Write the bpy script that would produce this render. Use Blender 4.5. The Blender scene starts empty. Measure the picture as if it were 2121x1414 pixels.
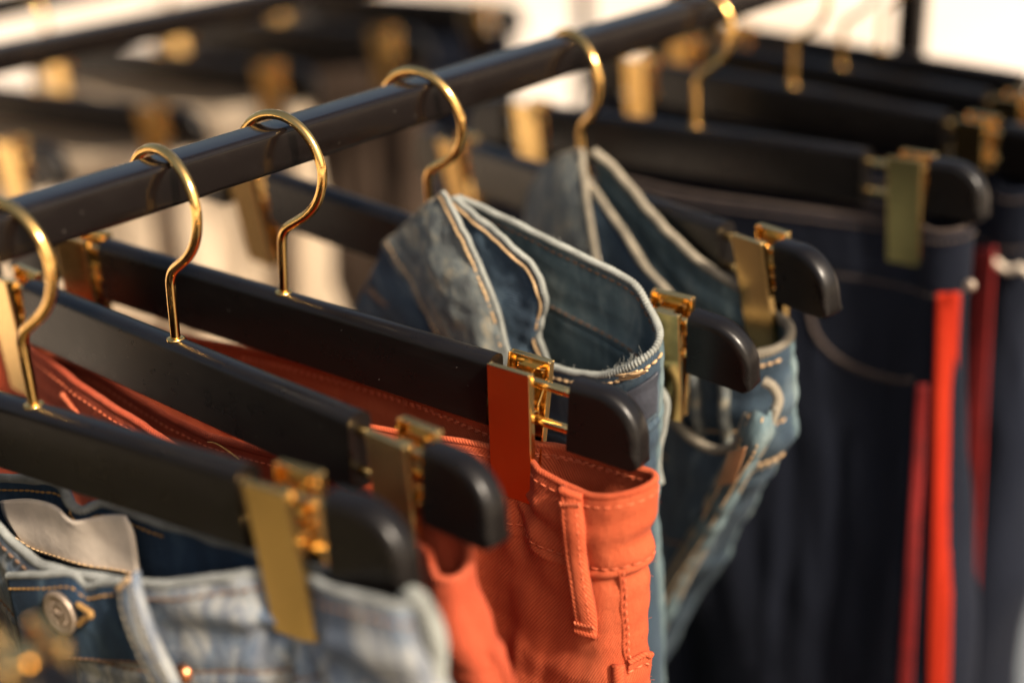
import bpy, math, random
import numpy as np
from mathutils import Matrix, Vector, noise

random.seed(7)
rng = np.random.default_rng(7)
sc = bpy.context.scene
COL = sc.collection
R = math.radians
CAMZ = 1.45                      # camera height above the paving

# ------------------------------------------------------------------ camera
FPX, PITCH, ROLL = 2950.0, 0.42009, -0.04320      # 50 mm lens, measured on the 2121 px wide picture
CX, CY = 1060.5, 707.0
def rx(a): c, s = math.cos(a), math.sin(a); return np.array([[1,0,0],[0,c,-s],[0,s,c]])
def ry(a): c, s = math.cos(a), math.sin(a); return np.array([[c,0,s],[0,1,0],[-s,0,c]])
def rz(a): c, s = math.cos(a), math.sin(a); return np.array([[c,-s,0],[s,c,0],[0,0,1]])
cam_data = bpy.data.cameras.new('camera')
cam = bpy.data.objects.new('camera', cam_data); COL.objects.link(cam)
cam_data.lens = 50.0 * FPX / 2946.0; cam_data.sensor_width = 36.0; cam_data.clip_start = 0.02; cam_data.clip_end = 500
cam_data.dof.use_dof = True
cam_data.dof.focus_distance = 0.622
cam_data.dof.aperture_fstop = 2.2
cam_data.dof.aperture_blades = 0
M = Matrix.Rotation(-PITCH, 4, 'X') @ Matrix.Rotation(math.pi/2, 4, 'X') @ Matrix.Rotation(ROLL, 4, 'Z')
cam.matrix_world = Matrix.Translation((0, 0, CAMZ)) @ M
sc.camera = cam

# ------------------------------------------------------------------ light
SUN_EL, SUN_AZ = R(44), R(136)   # azimuth measured clockwise from +Y
w = bpy.data.worlds.new('World'); sc.world = w; w.use_nodes = True
nt = w.node_tree; bg = nt.nodes['Background']
sky = nt.nodes.new('ShaderNodeTexSky'); sky.sky_type = 'NISHITA'; sky.sun_disc = False
sky.sun_elevation = SUN_EL; sky.sun_rotation = SUN_AZ
sky.air_density = 1.0; sky.dust_density = 7.0; sky.ozone_density = 0.6
wb = nt.nodes.new('ShaderNodeMix'); wb.data_type = 'RGBA'; wb.blend_type = 'MULTIPLY'     # the picture's warm white balance
wb.inputs['Factor'].default_value = 1.0; wb.inputs['B'].default_value = (1.0, 0.95, 0.86, 1)
nt.links.new(sky.outputs[0], wb.inputs['A']); nt.links.new(wb.outputs['Result'], bg.inputs[0]); bg.inputs[1].default_value = 0.11
sun_d = bpy.data.lights.new('sun', 'SUN'); sun_d.energy = 4.5; sun_d.angle = R(6); sun_d.color = (1.0, 0.87, 0.71)
sun = bpy.data.objects.new('sun', sun_d); COL.objects.link(sun)
sdir = Vector((math.cos(SUN_EL)*math.sin(SUN_AZ), math.cos(SUN_EL)*math.cos(SUN_AZ), math.sin(SUN_EL)))
sun.rotation_euler = sdir.to_track_quat('Z', 'Y').to_euler()
sun.location = (3, -3, 5)
sc.view_settings.view_transform = 'Standard'; sc.view_settings.look = 'None'
sc.view_settings.exposure = 0.58; sc.view_settings.gamma = 1.0
sc.render.engine = 'CYCLES'
sc.cycles.use_denoising = True
sc.cycles.max_bounces = 8
sc.cycles.caustics_reflective = False; sc.cycles.caustics_refractive = False

# ------------------------------------------------------------------ materials
def mat(name):
    m = bpy.data.materials.new(name); m.use_nodes = True
    n = m.node_tree.nodes; l = m.node_tree.links
    return m, n, l, n['Principled BSDF']
def math_node(n, l, op, a, b=None, c=None):
    q = n.new('ShaderNodeMath'); q.operation = op
    for i, v in enumerate((a, b, c)):
        if v is None: continue
        if isinstance(v, (int, float)): q.inputs[i].default_value = v
        else: l.new(v, q.inputs[i])
    return q.outputs[0]
def ramp(n, l, fac, stops):
    r = n.new('ShaderNodeValToRGB'); e = r.color_ramp.elements
    while len(e) < len(stops): e.new(0.5)
    for k, (p, c) in zip(e, stops): k.position = p; k.color = (*c, 1)
    l.new(fac, r.inputs[0]); return r.outputs[0]
def noise_node(n, l, vec, scale, detail=4, rough=0.55, dist=0.0):
    q = n.new('ShaderNodeTexNoise'); q.inputs['Scale'].default_value = scale; q.inputs['Detail'].default_value = detail
    q.inputs['Roughness'].default_value = rough; q.inputs['Distortion'].default_value = dist
    if vec is not None: l.new(vec, q.inputs['Vector'])
    return q.outputs['Fac']
def mapping(n, l, vec, scale=(1,1,1), rot=(0,0,0)):
    q = n.new('ShaderNodeMapping'); q.inputs['Scale'].default_value = scale; q.inputs['Rotation'].default_value = rot
    l.new(vec, q.inputs['Vector']); return q.outputs[0]
def mixc(n, l, fac, a, b, blend='MIX'):
    q = n.new('ShaderNodeMix'); q.data_type = 'RGBA'; q.blend_type = blend
    for s, v in ((q.inputs['Factor'], fac), (q.inputs['A'], a), (q.inputs['B'], b)):
        if isinstance(v, (int, float)): s.default_value = v
        elif isinstance(v, tuple): s.default_value = (*v, 1)
        else: l.new(v, s)
    return q.outputs['Result']
def bump(n, l, h, strength, dist, prev=None):
    q = n.new('ShaderNodeBump'); q.inputs['Strength'].default_value = strength; q.inputs['Distance'].default_value = dist
    l.new(h, q.inputs['Height'])
    if prev is not None: l.new(prev, q.inputs['Normal'])
    return q.outputs[0]

def twill_cloth(name, dark, mid, light, period=0.00125, angle=-33, patch=34, stretch=(1.0, 0.35), amt=0.5, fade=(0.3, 0.75), relief=0.6, streak=0.35, veins=0.0):
    m, n, l, p = mat(name)
    uv = n.new('ShaderNodeUVMap').outputs[0]
    sp = n.new('ShaderNodeSeparateXYZ'); l.new(uv, sp.inputs[0])
    k = 2*math.pi/period
    wob = noise_node(n, l, uv, 700, 2)
    ca, sa = math.cos(R(angle)), math.sin(R(angle))
    ph = math_node(n, l, 'ADD', math_node(n, l, 'MULTIPLY', sp.outputs[0], k*ca), math_node(n, l, 'MULTIPLY', sp.outputs[1], k*sa))
    ph = math_node(n, l, 'ADD', ph, math_node(n, l, 'MULTIPLY', wob, 3.2))
    tw = math_node(n, l, 'MULTIPLY_ADD', math_node(n, l, 'SINE', ph), 0.5, 0.5)
    # slubs: yarns of uneven colour running down the cloth
    slub = noise_node(n, l, mapping(n, l, uv, (900, 60, 1)), 1.0, 3, 0.6)
    big = noise_node(n, l, mapping(n, l, uv, (stretch[0], stretch[1], 1)), patch, 6, 0.62, 0.6)
    base = ramp(n, l, big, [(fade[0], dark), ((fade[0]+fade[1])/2, mid), (fade[1], light)])
    if veins:      # dark crease lines left by the wash
        vn = noise_node(n, l, mapping(n, l, uv, (1.0, 0.45, 1), (0, 0, R(24))), 46, 3, 0.5, 1.2)
        vd = math_node(n, l, 'ABSOLUTE', math_node(n, l, 'SUBTRACT', vn, 0.5))
        vf = math_node(n, l, 'MULTIPLY', math_node(n, l, 'SUBTRACT', 1.0, math_node(n, l, 'MINIMUM', math_node(n, l, 'MULTIPLY', vd, 10.0), 1.0)), veins)
        base = mixc(n, l, vf, base, dark)
    c2 = mixc(n, l, math_node(n, l, 'MULTIPLY', tw, amt), mixc(n, l, 0.5, base, dark), mixc(n, l, 0.35, base, light))
    c3 = mixc(n, l, math_node(n, l, 'MULTIPLY', slub, streak), c2, mixc(n, l, 0.6, c2, light))
    l.new(c3, p.inputs['Base Color'])
    p.inputs['Roughness'].default_value = 0.85
    p.inputs['Specular IOR Level'].default_value = 0.12
    p.inputs['Sheen Weight'].default_value = 0.02; p.inputs['Sheen Roughness'].default_value = 0.5
    b1 = bump(n, l, tw, relief, 0.0004)
    b2 = bump(n, l, noise_node(n, l, uv, 160, 4), 0.35, 0.002, b1)
    l.new(b2, p.inputs['Normal'])
    return m
MT = {}
MT['coral'] = twill_cloth('coral_twill', (0.28,0.033,0.011), (0.47,0.078,0.028), (0.64,0.165,0.072), period=0.00125, patch=26, fade=(0.22,0.80), relief=0.5, amt=0.75)
MT['rust'] = twill_cloth('rust_twill', (0.27,0.030,0.011), (0.44,0.072,0.029), (0.60,0.155,0.08), period=0.0014, patch=22, fade=(0.25,0.8))
MT['denim_green'] = twill_cloth('faded_green_denim', (0.022,0.048,0.080), (0.125,0.175,0.195), (0.42,0.375,0.27), period=0.0011, patch=95, stretch=(1,0.6), fade=(0.40,0.62), amt=0.55, streak=0.5)
MT['denim_dark'] = twill_cloth('dark_inside_denim', (0.009,0.022,0.046), (0.034,0.064,0.10), (0.17,0.22,0.25), period=0.0011, patch=70, fade=(0.38,0.72), amt=0.5)
MT['denim_teal'] = twill_cloth('teal_inside_denim', (0.030,0.062,0.084), (0.105,0.165,0.185), (0.29,0.35,0.34), period=0.0011, patch=75, fade=(0.36,0.70), amt=0.4)
MT['denim_blue'] = twill_cloth('washed_blue_denim', (0.010,0.042,0.120), (0.105,0.18,0.27), (0.47,0.47,0.43), period=0.0012, patch=30, stretch=(1.6,0.8), fade=(0.35,0.54), amt=0.4, streak=0.5, veins=0.8)
MT['denim_indigo'] = twill_cloth('indigo_inside_denim', (0.006,0.015,0.042), (0.014,0.040,0.09), (0.10,0.16,0.22), period=0.0012, patch=36, stretch=(1.6,0.35), fade=(0.36,0.75), amt=0.4)
MT['navy'] = twill_cloth('raw_navy_denim', (0.0046,0.0062,0.0120), (0.0074,0.0098,0.0185), (0.016,0.020,0.034), period=0.0012, patch=14, fade=(0.3,0.8), streak=0.2)
MT['greyblue'] = twill_cloth('grey_blue_cloth', (0.10,0.12,0.15), (0.17,0.20,0.23), (0.30,0.32,0.34), patch=14)
MT['cream'] = twill_cloth('cream_cotton', (0.44,0.33,0.22), (0.56,0.44,0.31), (0.68,0.57,0.44), patch=9, fade=(0.25,0.75), amt=0.25)
MT['brown'] = twill_cloth('dark_brown_cloth', (0.030,0.020,0.014), (0.055,0.036,0.025), (0.10,0.066,0.046), patch=12)
MT['khaki'] = twill_cloth('khaki_cloth', (0.30,0.26,0.15), (0.42,0.36,0.22), (0.52,0.46,0.30), patch=12)
MT['taupe'] = twill_cloth('taupe_cloth', (0.16,0.105,0.07), (0.25,0.175,0.12), (0.36,0.26,0.19), patch=12)

def plain(name, col, rough=0.7, metal=0.0, bumpscale=None, bumpstr=0.3, bumpdist=0.0006, var=0.25, spec=0.5):
    m, n, l, p = mat(name)
    tc = n.new('ShaderNodeTexCoord').outputs['Object']
    f = noise_node(n, l, tc, 90, 4)
    c = ramp(n, l, f, [(0.3, tuple(x*(1-var) for x in col)), (0.7, tuple(min(1, x*(1+var)) for x in col))])
    l.new(c, p.inputs['Base Color']); p.inputs['Metallic'].default_value = metal
    p.inputs['Roughness'].default_value = rough; p.inputs['Specular IOR Level'].default_value = spec
    if bumpscale:
        l.new(bump(n, l, noise_node(n, l, tc, bumpscale, 3), bumpstr, bumpdist), p.inputs['Normal'])
    return m
MT['thread_coral'] = plain('coral_thread', (0.62,0.14,0.055), 0.75)
MT['thread_tan'] = plain('tan_thread', (0.50,0.33,0.17), 0.75)
MT['thread_brown'] = plain('brown_thread', (0.17,0.10,0.06), 0.8)
MT['thread_dark'] = plain('dark_brown_thread', (0.060,0.042,0.034), 0.85)
MT['thread_gold'] = plain('mustard_thread', (0.36,0.20,0.06), 0.75)
MT['overlock'] = plain('pale_overlock_yarn', (0.23,0.24,0.22), 0.85, bumpscale=1500, bumpstr=0.6, var=0.3)
MT['overlock_warm'] = plain('warm_overlock_yarn', (0.23,0.20,0.15), 0.85, bumpscale=1500, bumpstr=0.6, var=0.3)
MT['overlock_blue'] = plain('blue_overlock_yarn', (0.19,0.20,0.195), 0.85, bumpscale=1500, bumpstr=0.6, var=0.4)
MT['red_tape'] = twill_cloth('red_side_tape', (0.26,0.010,0.003), (0.38,0.020,0.005), (0.46,0.036,0.010), patch=30, angle=10, period=0.0016)
MT['dark_and_shaded_red'] = plain('dark_and_shaded_red_cloth', (0.20,0.006,0.005), 0.75, bumpscale=900)  # dark red cloth; on F's second tape, shade put into the colour
MT['patch'] = plain('navy_leather_patch', (0.045,0.05,0.066), 0.55, bumpscale=500, bumpstr=0.4)
MT['label_cloth'] = plain('pale_leather_label', (0.76,0.65,0.54), 0.6, bumpscale=220, bumpstr=0.4, var=0.12)
MT['copper'] = plain('copper_rivet_metal', (0.62,0.24,0.11), 0.35, 1.0)
MT['button'] = plain('antique_button_metal', (0.48,0.38,0.30), 0.48, 0.7, bumpscale=900, bumpstr=0.5)
MT['cord'] = plain('cream_cord', (0.68,0.58,0.46), 0.8)

def gold(name, rough, scratch, col=(0.93, 0.63, 0.25)):
    m, n, l, p = mat(name)
    tc = n.new('ShaderNodeTexCoord').outputs['Object']
    p.inputs['Base Color'].default_value = (*col, 1); p.inputs['Metallic'].default_value = 1.0
    f = noise_node(n, l, tc, 130, 5, 0.7)
    l.new(math_node(n, l, 'MULTIPLY_ADD', f, rough*0.5, rough*0.75), p.inputs['Roughness'])
    f2 = noise_node(n, l, mapping(n, l, tc, (1,1,3)), 900, 2)
    l.new(bump(n, l, f2, scratch, 0.0004), p.inputs['Normal'])
    return m
MT['gold'] = gold('gold_plated_steel', 0.13, 0.02)
MT['gold_satin'] = gold('satin_gold_plate', 0.20, 0.03)
MT['gold_wire'] = gold('gold_wire', 0.065, 0.10, (0.95, 0.58, 0.19))

def black(name, col, rough, bs, bstr, spec=0.38):
    m, n, l, p = mat(name)
    tc = n.new('ShaderNodeTexCoord').outputs['Object']
    vo = n.new('ShaderNodeTexVoronoi'); vo.inputs['Scale'].default_value = 330; l.new(tc, vo.inputs['Vector'])
    sx = n.new('ShaderNodeSeparateColor'); l.new(vo.outputs['Color'], sx.inputs[0])
    pick = math_node(n, l, 'MULTIPLY', math_node(n, l, 'GREATER_THAN', sx.outputs[0], 0.955), math_node(n, l, 'LESS_THAN', vo.outputs['Distance'], 0.085))
    smear = math_node(n, l, 'MULTIPLY', math_node(n, l, 'MAXIMUM', math_node(n, l, 'SUBTRACT', noise_node(n, l, mapping(n, l, tc, (0.25, 1, 1)), 55, 6, 0.7), 0.52), 0.0), 0.10)
    l.new(mixc(n, l, math_node(n, l, 'MAXIMUM', pick, smear), col, (0.17, 0.15, 0.13)), p.inputs['Base Color'])
    f = noise_node(n, l, tc, 60, 5, 0.65)
    l.new(math_node(n, l, 'MULTIPLY_ADD', f, 0.24, rough-0.12), p.inputs['Roughness'])
    g = noise_node(n, l, mapping(n, l, tc, (0.12, 1, 1)), bs, 4)
    l.new(bump(n, l, g, bstr, 0.0005), p.inputs['Normal'])
    p.inputs['Specular IOR Level'].default_value = spec
    return m
MT['wood'] = black('black_lacquered_wood', (0.0045, 0.0034, 0.003), 0.30, 900, 0.14)
MT['rail'] = black('black_painted_steel', (0.0055, 0.0038, 0.0034), 0.15, 300, 0.02, 0.36)

# ------------------------------------------------------------------ helpers
def tag(o, label=None, cat=None, group=None, kind=None):
    if label: o['label'] = label
    if cat: o['category'] = cat
    if group: o['group'] = group
    if kind: o['kind'] = kind
    return o
def empty(name, mw):
    o = bpy.data.objects.new(name, None); COL.objects.link(o); o.empty_display_size = 0.05
    o.matrix_world = mw; return o
def link(name, me, parent=None, m=None):
    o = bpy.data.objects.new(name, me); COL.objects.link(o)
    if parent is not None: o.parent = parent
    if m is not None and not me.materials: me.materials.append(m)
    return o
def build(name, V, F, m, parent=None, uv=None, smooth=True):
    me = bpy.data.meshes.new(name)
    V = np.asarray(V, float)
    me.from_pydata(V.tolist(), [], [list(f) for f in F]); me.materials.append(m)
    if uv is not None:
        lay = me.uv_layers.new(name='UVMap')
        idx = np.empty(len(me.loops), int); me.loops.foreach_get('vertex_index', idx)
        lay.data.foreach_set('uv', np.asarray(uv, float)[idx].ravel())
    if smooth: me.polygons.foreach_set('use_smooth', [True]*len(me.polygons))
    me.update()
    return link(name, me, parent)
def catmull(P, n, closed=False, resample=True):
    """smooth curve through the points, n samples evenly spaced along it"""
    P = np.asarray(P, float); N = len(P)
    if closed: Q = np.vstack([P[-1], P, P[0], P[1]]); segs = N
    else: Q = np.vstack([2*P[0]-P[1], P, 2*P[-1]-P[-2]]); segs = N-1
    out = []; K = 24
    for i in range(segs):
        p0, p1, p2, p3 = Q[i], Q[i+1], Q[i+2], Q[i+3]
        t0 = 0.0; t1 = t0+max(np.linalg.norm(p1-p0), 1e-6)**0.5; t2 = t1+max(np.linalg.norm(p2-p1), 1e-6)**0.5; t3 = t2+max(np.linalg.norm(p3-p2), 1e-6)**0.5
        t = np.linspace(t1, t2, K, endpoint=False)[:, None]
        A1 = (t1-t)/(t1-t0)*p0+(t-t0)/(t1-t0)*p1; A2 = (t2-t)/(t2-t1)*p1+(t-t1)/(t2-t1)*p2; A3 = (t3-t)/(t3-t2)*p2+(t-t2)/(t3-t2)*p3
        B1 = (t2-t)/(t2-t0)*A1+(t-t0)/(t2-t0)*A2; B2 = (t3-t)/(t3-t1)*A2+(t-t1)/(t3-t1)*A3
        out.append((t2-t)/(t2-t1)*B1+(t-t1)/(t2-t1)*B2)
    out = np.vstack(out+([P[:1]] if closed else [P[-1:]]))
    d = np.r_[0, np.cumsum(np.linalg.norm(np.diff(out, axis=0), axis=1))]
    s = np.linspace(0, d[-1], n+1 if closed else n)
    if closed: s = s[:-1]
    return np.stack([np.interp(s, d, out[:, k]) for k in range(out.shape[1])], 1)
def curvelen(P, closed=False):
    P = np.asarray(P); return np.linalg.norm(np.diff(P, axis=0), axis=1).sum()
def grid_faces(nv, nu, closed):
    a = np.arange(nv*nu).reshape(nv, nu)
    b = np.roll(a, -1, 1) if closed else a[:, 1:]
    c = a if closed else a[:, :-1]
    return np.stack([c[:-1], c[1:], b[1:], b[:-1]], -1).reshape(-1, 4)
def normals(G, closed):
    if closed: du = np.roll(G, -1, 1)-np.roll(G, 1, 1)
    else: du = np.gradient(G, axis=1)
    dv = np.gradient(G, axis=0)
    n = np.cross(dv, du); n /= np.linalg.norm(n, axis=-1, keepdims=True)+1e-12
    return n
def sheet(name, G, m, parent, closed=False, thick=0.0013, offset=0.0):
    nv, nu = G.shape[:2]
    lu = np.linalg.norm(np.diff(G, axis=1), axis=-1).mean(0); U = np.r_[0, np.cumsum(lu)]
    lv = np.linalg.norm(np.diff(G, axis=0), axis=-1).mean(1); Vv = np.r_[0, np.cumsum(lv)]
    uv = np.stack(np.broadcast_arrays(U[None, :], -Vv[:, None]), -1).reshape(-1, 2)
    o = build(name, G.reshape(-1, 3), grid_faces(nv, nu, closed), m, parent, uv)
    if thick:
        s = o.modifiers.new('thickness', 'SOLIDIFY'); s.thickness = thick; s.offset = offset
    return o
def tube_geo(P, rad, nseg=10, closed=False, cap=True, tw=0.0, pitch=None, amp=0.0):
    P = np.asarray(P, float); n = len(P)
    T = np.gradient(P, axis=0) if not closed else np.roll(P, -1, 0)-np.roll(P, 1, 0)
    T /= np.linalg.norm(T, axis=1, keepdims=True)+1e-12
    ref = np.array([0.13, 0.97, 0.2]); N = np.empty_like(P)
    v = np.cross(T[0], ref); v /= np.linalg.norm(v)
    for i in range(n):
        v = v-T[i]*(v@T[i]); v /= np.linalg.norm(v)+1e-12; N[i] = v
    B = np.cross(T, N)
    rad = np.broadcast_to(np.asarray(rad, float), (n,))
    L = np.r_[0, np.cumsum(np.linalg.norm(np.diff(P, axis=0), axis=1))]
    a = np.linspace(0, 2*math.pi, nseg, endpoint=False)
    RR = rad[:, None]*np.ones((1, nseg))
    if pitch: RR = RR*(1+amp*np.sin(2*math.pi*L[:, None]/pitch+a[None, :]*tw))
    G = P[:, None]+RR[..., None]*(np.cos(a)[None, :, None]*N[:, None]+np.sin(a)[None, :, None]*B[:, None])
    F = [tuple(f) for f in grid_faces(n, nseg, True)]
    if closed:
        k = (n-1)*nseg
        F += [(k+j, j, (j+1) % nseg, k+(j+1) % nseg) for j in range(nseg)]
    elif cap:
        F += [tuple(range(nseg))[::-1][::-1], tuple(range((n-1)*nseg, n*nseg))[::-1]]
    uv = np.stack(np.broadcast_arrays(L[:, None], (a*rad.mean())[None, :]), -1).reshape(-1, 2)
    return G.reshape(-1, 3), F, uv
def tube(name, P, rad, m, parent, **k):
    V, F, uv = tube_geo(P, rad, **k); return build(name, V, F, m, parent, uv)
def overlock(name, P, rad, m, parent, closed=False, fray=0):
    """pale overlocked edge: a ribbed cord of yarn turns, with a few stray fibres"""
    n = int(curvelen(P)/0.00032); Q = catmull(P[::max(1, len(P)//80)], n)
    Q = Q+0.0003*np.array([[noise.noise(Vector((i*0.03, k*9, 3))) for k in range(3)] for i in range(n)])
    rr = rad*(1+0.14*np.array([noise.noise(Vector((i*0.02, 5, 1))) for i in range(n)]))
    return tube(name, Q, rr, m, parent, nseg=10, pitch=0.00165, amp=0.15, tw=1.0)
def stitches(name, P, N, m, parent, length=0.0026, gap=0.0011, rad=0.00042, lift=0.00022, jitter=0.2):
    """a row of separate thread dashes lying on a surface"""
    P = np.asarray(P, float); N = np.asarray(N, float)
    L = np.r_[0, np.cumsum(np.linalg.norm(np.diff(P, axis=0), axis=1))]
    V, F = [], []; s = 0.0
    def at(x): return np.array([np.interp(x, L, P[:, k]) for k in range(3)]), np.array([np.interp(x, L, N[:, k]) for k in range(3)])
    a = np.linspace(0, 2*math.pi, 6, endpoint=False)
    while s+length < L[-1]:
        ln = length*(1+jitter*(random.random()-0.5))
        rings = []
        for f, r, h in ((0, 0.35, -0.5), (0.2, 0.9, 0.5), (0.5, 1.05, 0.9), (0.8, 0.9, 0.5), (1, 0.35, -0.5)):
            p, nn = at(s+f*ln); t = at(s+f*ln+1e-4)[0]-at(s+f*ln-1e-4)[0]; t /= np.linalg.norm(t)+1e-12
            nn = nn/ (np.linalg.norm(nn)+1e-12); b = np.cross(t, nn)
            c = p+nn*(lift*h)
            rings.append(c+rad*r*(np.cos(a)[:, None]*nn+np.sin(a)[:, None]*b))
        k = len(V)
        for r in rings: V.extend(r)
        F += [tuple(q+k) for q in grid_faces(5, 6, True)]
        s += ln+gap*(1+jitter*(random.random()-0.5))
    o = build(name, V, F, m, parent); o['kind'] = 'stuff'; return o
def box_geo(x0, x1, y0, y1, z0, z1):
    V = [(x, y, z) for z in (z0, z1) for y in (y0, y1) for x in (x0, x1)]
    F = [(0,2,3,1),(4,5,7,6),(0,1,5,4),(2,6,7,3),(0,4,6,2),(1,3,7,5)]
    return V, F
def merge(parts):
    V, F = [], []
    for v, f in parts:
        k = len(V); V += [tuple(q) for q in v]; F += [tuple(i+k for i in q) for q in f]
    return V, F
def bevel(o, wdt, seg=2, angle=35):
    b = o.modifiers.new('bevel', 'BEVEL'); b.width = wdt; b.segments = seg; b.limit_method = 'ANGLE'; b.angle_limit = R(angle); b.harden_normals = False
    return o

# ------------------------------------------------------------------ setting: sunlit paving
m, n, l, p = mat('pale_paving')
tc = n.new('ShaderNodeTexCoord').outputs['Object']
big = noise_node(n, l, tc, 0.55, 5, 0.6)
fine = noise_node(n, l, tc, 14, 6, 0.65)
c = ramp(n, l, big, [(0.28, (0.58,0.46,0.34)), (0.5, (0.76,0.655,0.54)), (0.62, (0.80,0.70,0.62)), (0.74, (0.80,0.78,0.80))])
c = mixc(n, l, math_node(n, l, 'MULTIPLY', fine, 0.35), c, mixc(n, l, 0.5, c, (0.30,0.24,0.18)))
l.new(c, p.inputs['Base Color']); p.inputs['Roughness'].default_value = 0.8
l.new(bump(n, l, fine, 0.4, 0.01), p.inputs['Normal'])
V, F = box_geo(-150, 150, -150, 150, -0.2, 0)
paving = build('paving', V, F, m, smooth=False); tag(paving, 'pale sunlit sandy paving under the clothes racks', 'paving', kind='structure')

V, F = box_geo(-2.7, 9.0, -4.0, 3.4, 0.004, 0.012)  # added dark slab: stands in for shaded ground and cuts bounced light
shade_deck = build('shade_floor', V, F, plain('added_shade_brown', (0.050, 0.036, 0.027), 0.6, bumpscale=30, bumpstr=0.2), smooth=False)
tag(shade_deck, 'added dark brown floor directly under the clothes racks', 'shade_floor', kind='structure')

# ------------------------------------------------------------------ hangers: solved poses (camera at the origin of these numbers)
POSE = {
 'A': ((-0.19275, 0.51489, -0.24825), -0.62044, -0.04515, -0.03631),
 'B': ((-0.14644, 0.57005, -0.24610), -0.75562, -0.00840, -0.06214),
 'C': ((-0.10520, 0.61742, -0.24521), -0.59664, 0.05178, -0.04828),
 'D': ((-0.03936, 0.70278, -0.24478), -0.68512, 0.08587, 0.12263),
 'E': ((0.04596, 0.78017, -0.24824), -0.99297, -0.04512, 0.07848),
 'F': ((0.12162, 0.87242, -0.24614), -0.73376, -0.03279, -0.02184),
}
RC = np.array([-0.36521, 0.32168, -0.1650]); RV = np.array([0.66083, 0.75054, 0.0])   # front rail line
def on_rail(t, yaw): q = RC+RV*t; return ((q[0], q[1], -0.2465), R(yaw), 0.0, 0.0)
POSE['Z'] = on_rail(0.184, -49)
POSE['G'] = on_rail(0.857, -47)
POSE['H'] = on_rail(0.925, -49)
POSE['I'] = on_rail(0.985, -50)
for k, q in {'M': (-0.342, 1.105), 'J': (-0.252, 1.195), 'K': (-0.173, 1.333), 'L': (-0.075, 1.466), 'N': (0.020, 1.594)}.items():
    POSE[k] = ((q[0]-0.1246-0.034, q[1]+0.0922-0.040, -0.294), R(-31), 0.0, 0.0)
def pose_np(k):
    S, yaw, tilt, lean = POSE[k]; return np.array(S), rz(yaw) @ rx(lean) @ ry(tilt)
def pose_mw(k):
    S, Q = pose_np(k); mw = Matrix.Identity(4)
    for i in range(3):
        for j in range(3): mw[i][j] = Q[i, j]
        mw[i][3] = S[i]
    mw[2][3] += CAMZ
    return mw
_c, _s = math.cos(ROLL), math.sin(ROLL)
def ray(px, py):
    x = (px-CX)/FPX; y = (py-CY)/FPX
    x, y = _c*x+_s*y, -_s*x+_c*y
    return rx(-PITCH) @ np.array([x, 1.0, -y])
def L(k, px, py, y=0.0):
    """where the sight line of a picture point meets the vertical plane y of hanger k"""
    S, Q = pose_np(k); o = Q.T @ (-S); d = Q.T @ ray(px, py)
    return o+d*((y-o[1])/d[1])

ML, GAP, CAP, HH, TT = 0.119, 0.040, 0.0335, 0.032, 0.0118
def profile():
    pts = []
    r = TT/2; zr = 0.0048
    for a in np.linspace(0, math.pi, 13): pts.append((-r*math.cos(a), -zr+zr*math.sin(a)**0.8))
    pts += [(r, -HH+0.0012), (r-0.0008, -HH+0.0003), (r-0.002, -HH), (-r+0.002, -HH), (-r+0.0008, -HH+0.0003), (-r, -HH+0.0012)]
    return np.array(pts)
PR = profile()
def extrude_profile(x0, x1, nx=30):
    xs = np.linspace(x0, x1, nx); k = len(PR)
    V = np.array([[(x, y, z) for y, z in PR] for x in xs]).reshape(-1, 3)
    F = [tuple(q) for q in grid_faces(nx, k, True)]
    F += [tuple(range(k)), tuple(range((nx-1)*k, nx*k))[::-1]]
    return V, F
def mesh_of(name, V, F, m, smooth=True, uv=None):
    o = build(name, V, F, m, smooth=smooth, uv=uv); me = o.data; bpy.data.objects.remove(o); return me
def smooth_by_angle(me, deg=40):
    me.set_sharp_from_angle(angle=R(deg))
# main bar
BEAM = mesh_of('bar', *extrude_profile(-ML, ML), MT['wood']); smooth_by_angle(BEAM)
# end block: side outline with a rounded upper corner, soft edges all round
def cap_mesh():
    out = [(0, -0.0)]; Rr = 0.0215
    for a in np.linspace(90, 6, 14): out.append((CAP-Rr+Rr*math.cos(R(a))*1.0, -Rr*0.98+Rr*0.98*math.sin(R(a))))
    out += [(CAP+0.0004, -0.026), (CAP+0.0004, -HH+0.0028), (CAP-0.0026, -HH)]
    out += [(0, -HH)]
    out = np.array(out); cen = np.array([CAP*0.45, -HH*0.55])
    secs = []
    for f, ins in ((-1, 0.0042), (-0.93, 0.0020), (-0.78, 0.0006), (-0.5, 0), (0, 0), (0.5, 0), (0.78, 0.0006), (0.93, 0.0020), (1, 0.0042)):
        q = out.copy()
        for i in range(len(q)):
            if q[i, 0] <= 1e-6:
                q[i, 1] = q[i, 1]-ins*(1 if q[i, 1] > -0.01 else -0.25)
            else:
                d = q[i]-cen; d /= np.linalg.norm(d)
                kk = 1.0 if q[i, 1] > -HH+0.004 else 0.3
                q[i] = q[i]-d*ins*kk
        secs.append([(x, f*TT/2, z) for x, z in q])
    G = np.array(secs); k = G.shape[1]
    F = [tuple(q)[::-1] for q in grid_faces(len(secs), k, True)]
    F += [tuple(range(k))[::-1][::-1], tuple(range((len(secs)-1)*k, len(secs)*k))[::-1]]
    return mesh_of('end_block', G.reshape(-1, 3), F, MT['wood'])
ENDCAP = cap_mesh(); smooth_by_angle(ENDCAP, 50)
V, F, uv = tube_geo(np.array([[x, 0, 0] for x in np.linspace(-0.004, GAP+0.004, 6)]), 0.0022, nseg=16)
RAIL = mesh_of('clip_rail', V, F, MT['gold'])
hp = [(0,-0.004),(0,0.010),(0,0.0215),(0.0004,0.0268),(0.0028,0.0312),(0.0085,0.0355),(0.0155,0.0405),(0.0212,0.0470),(0.0243,0.0545)]
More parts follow.
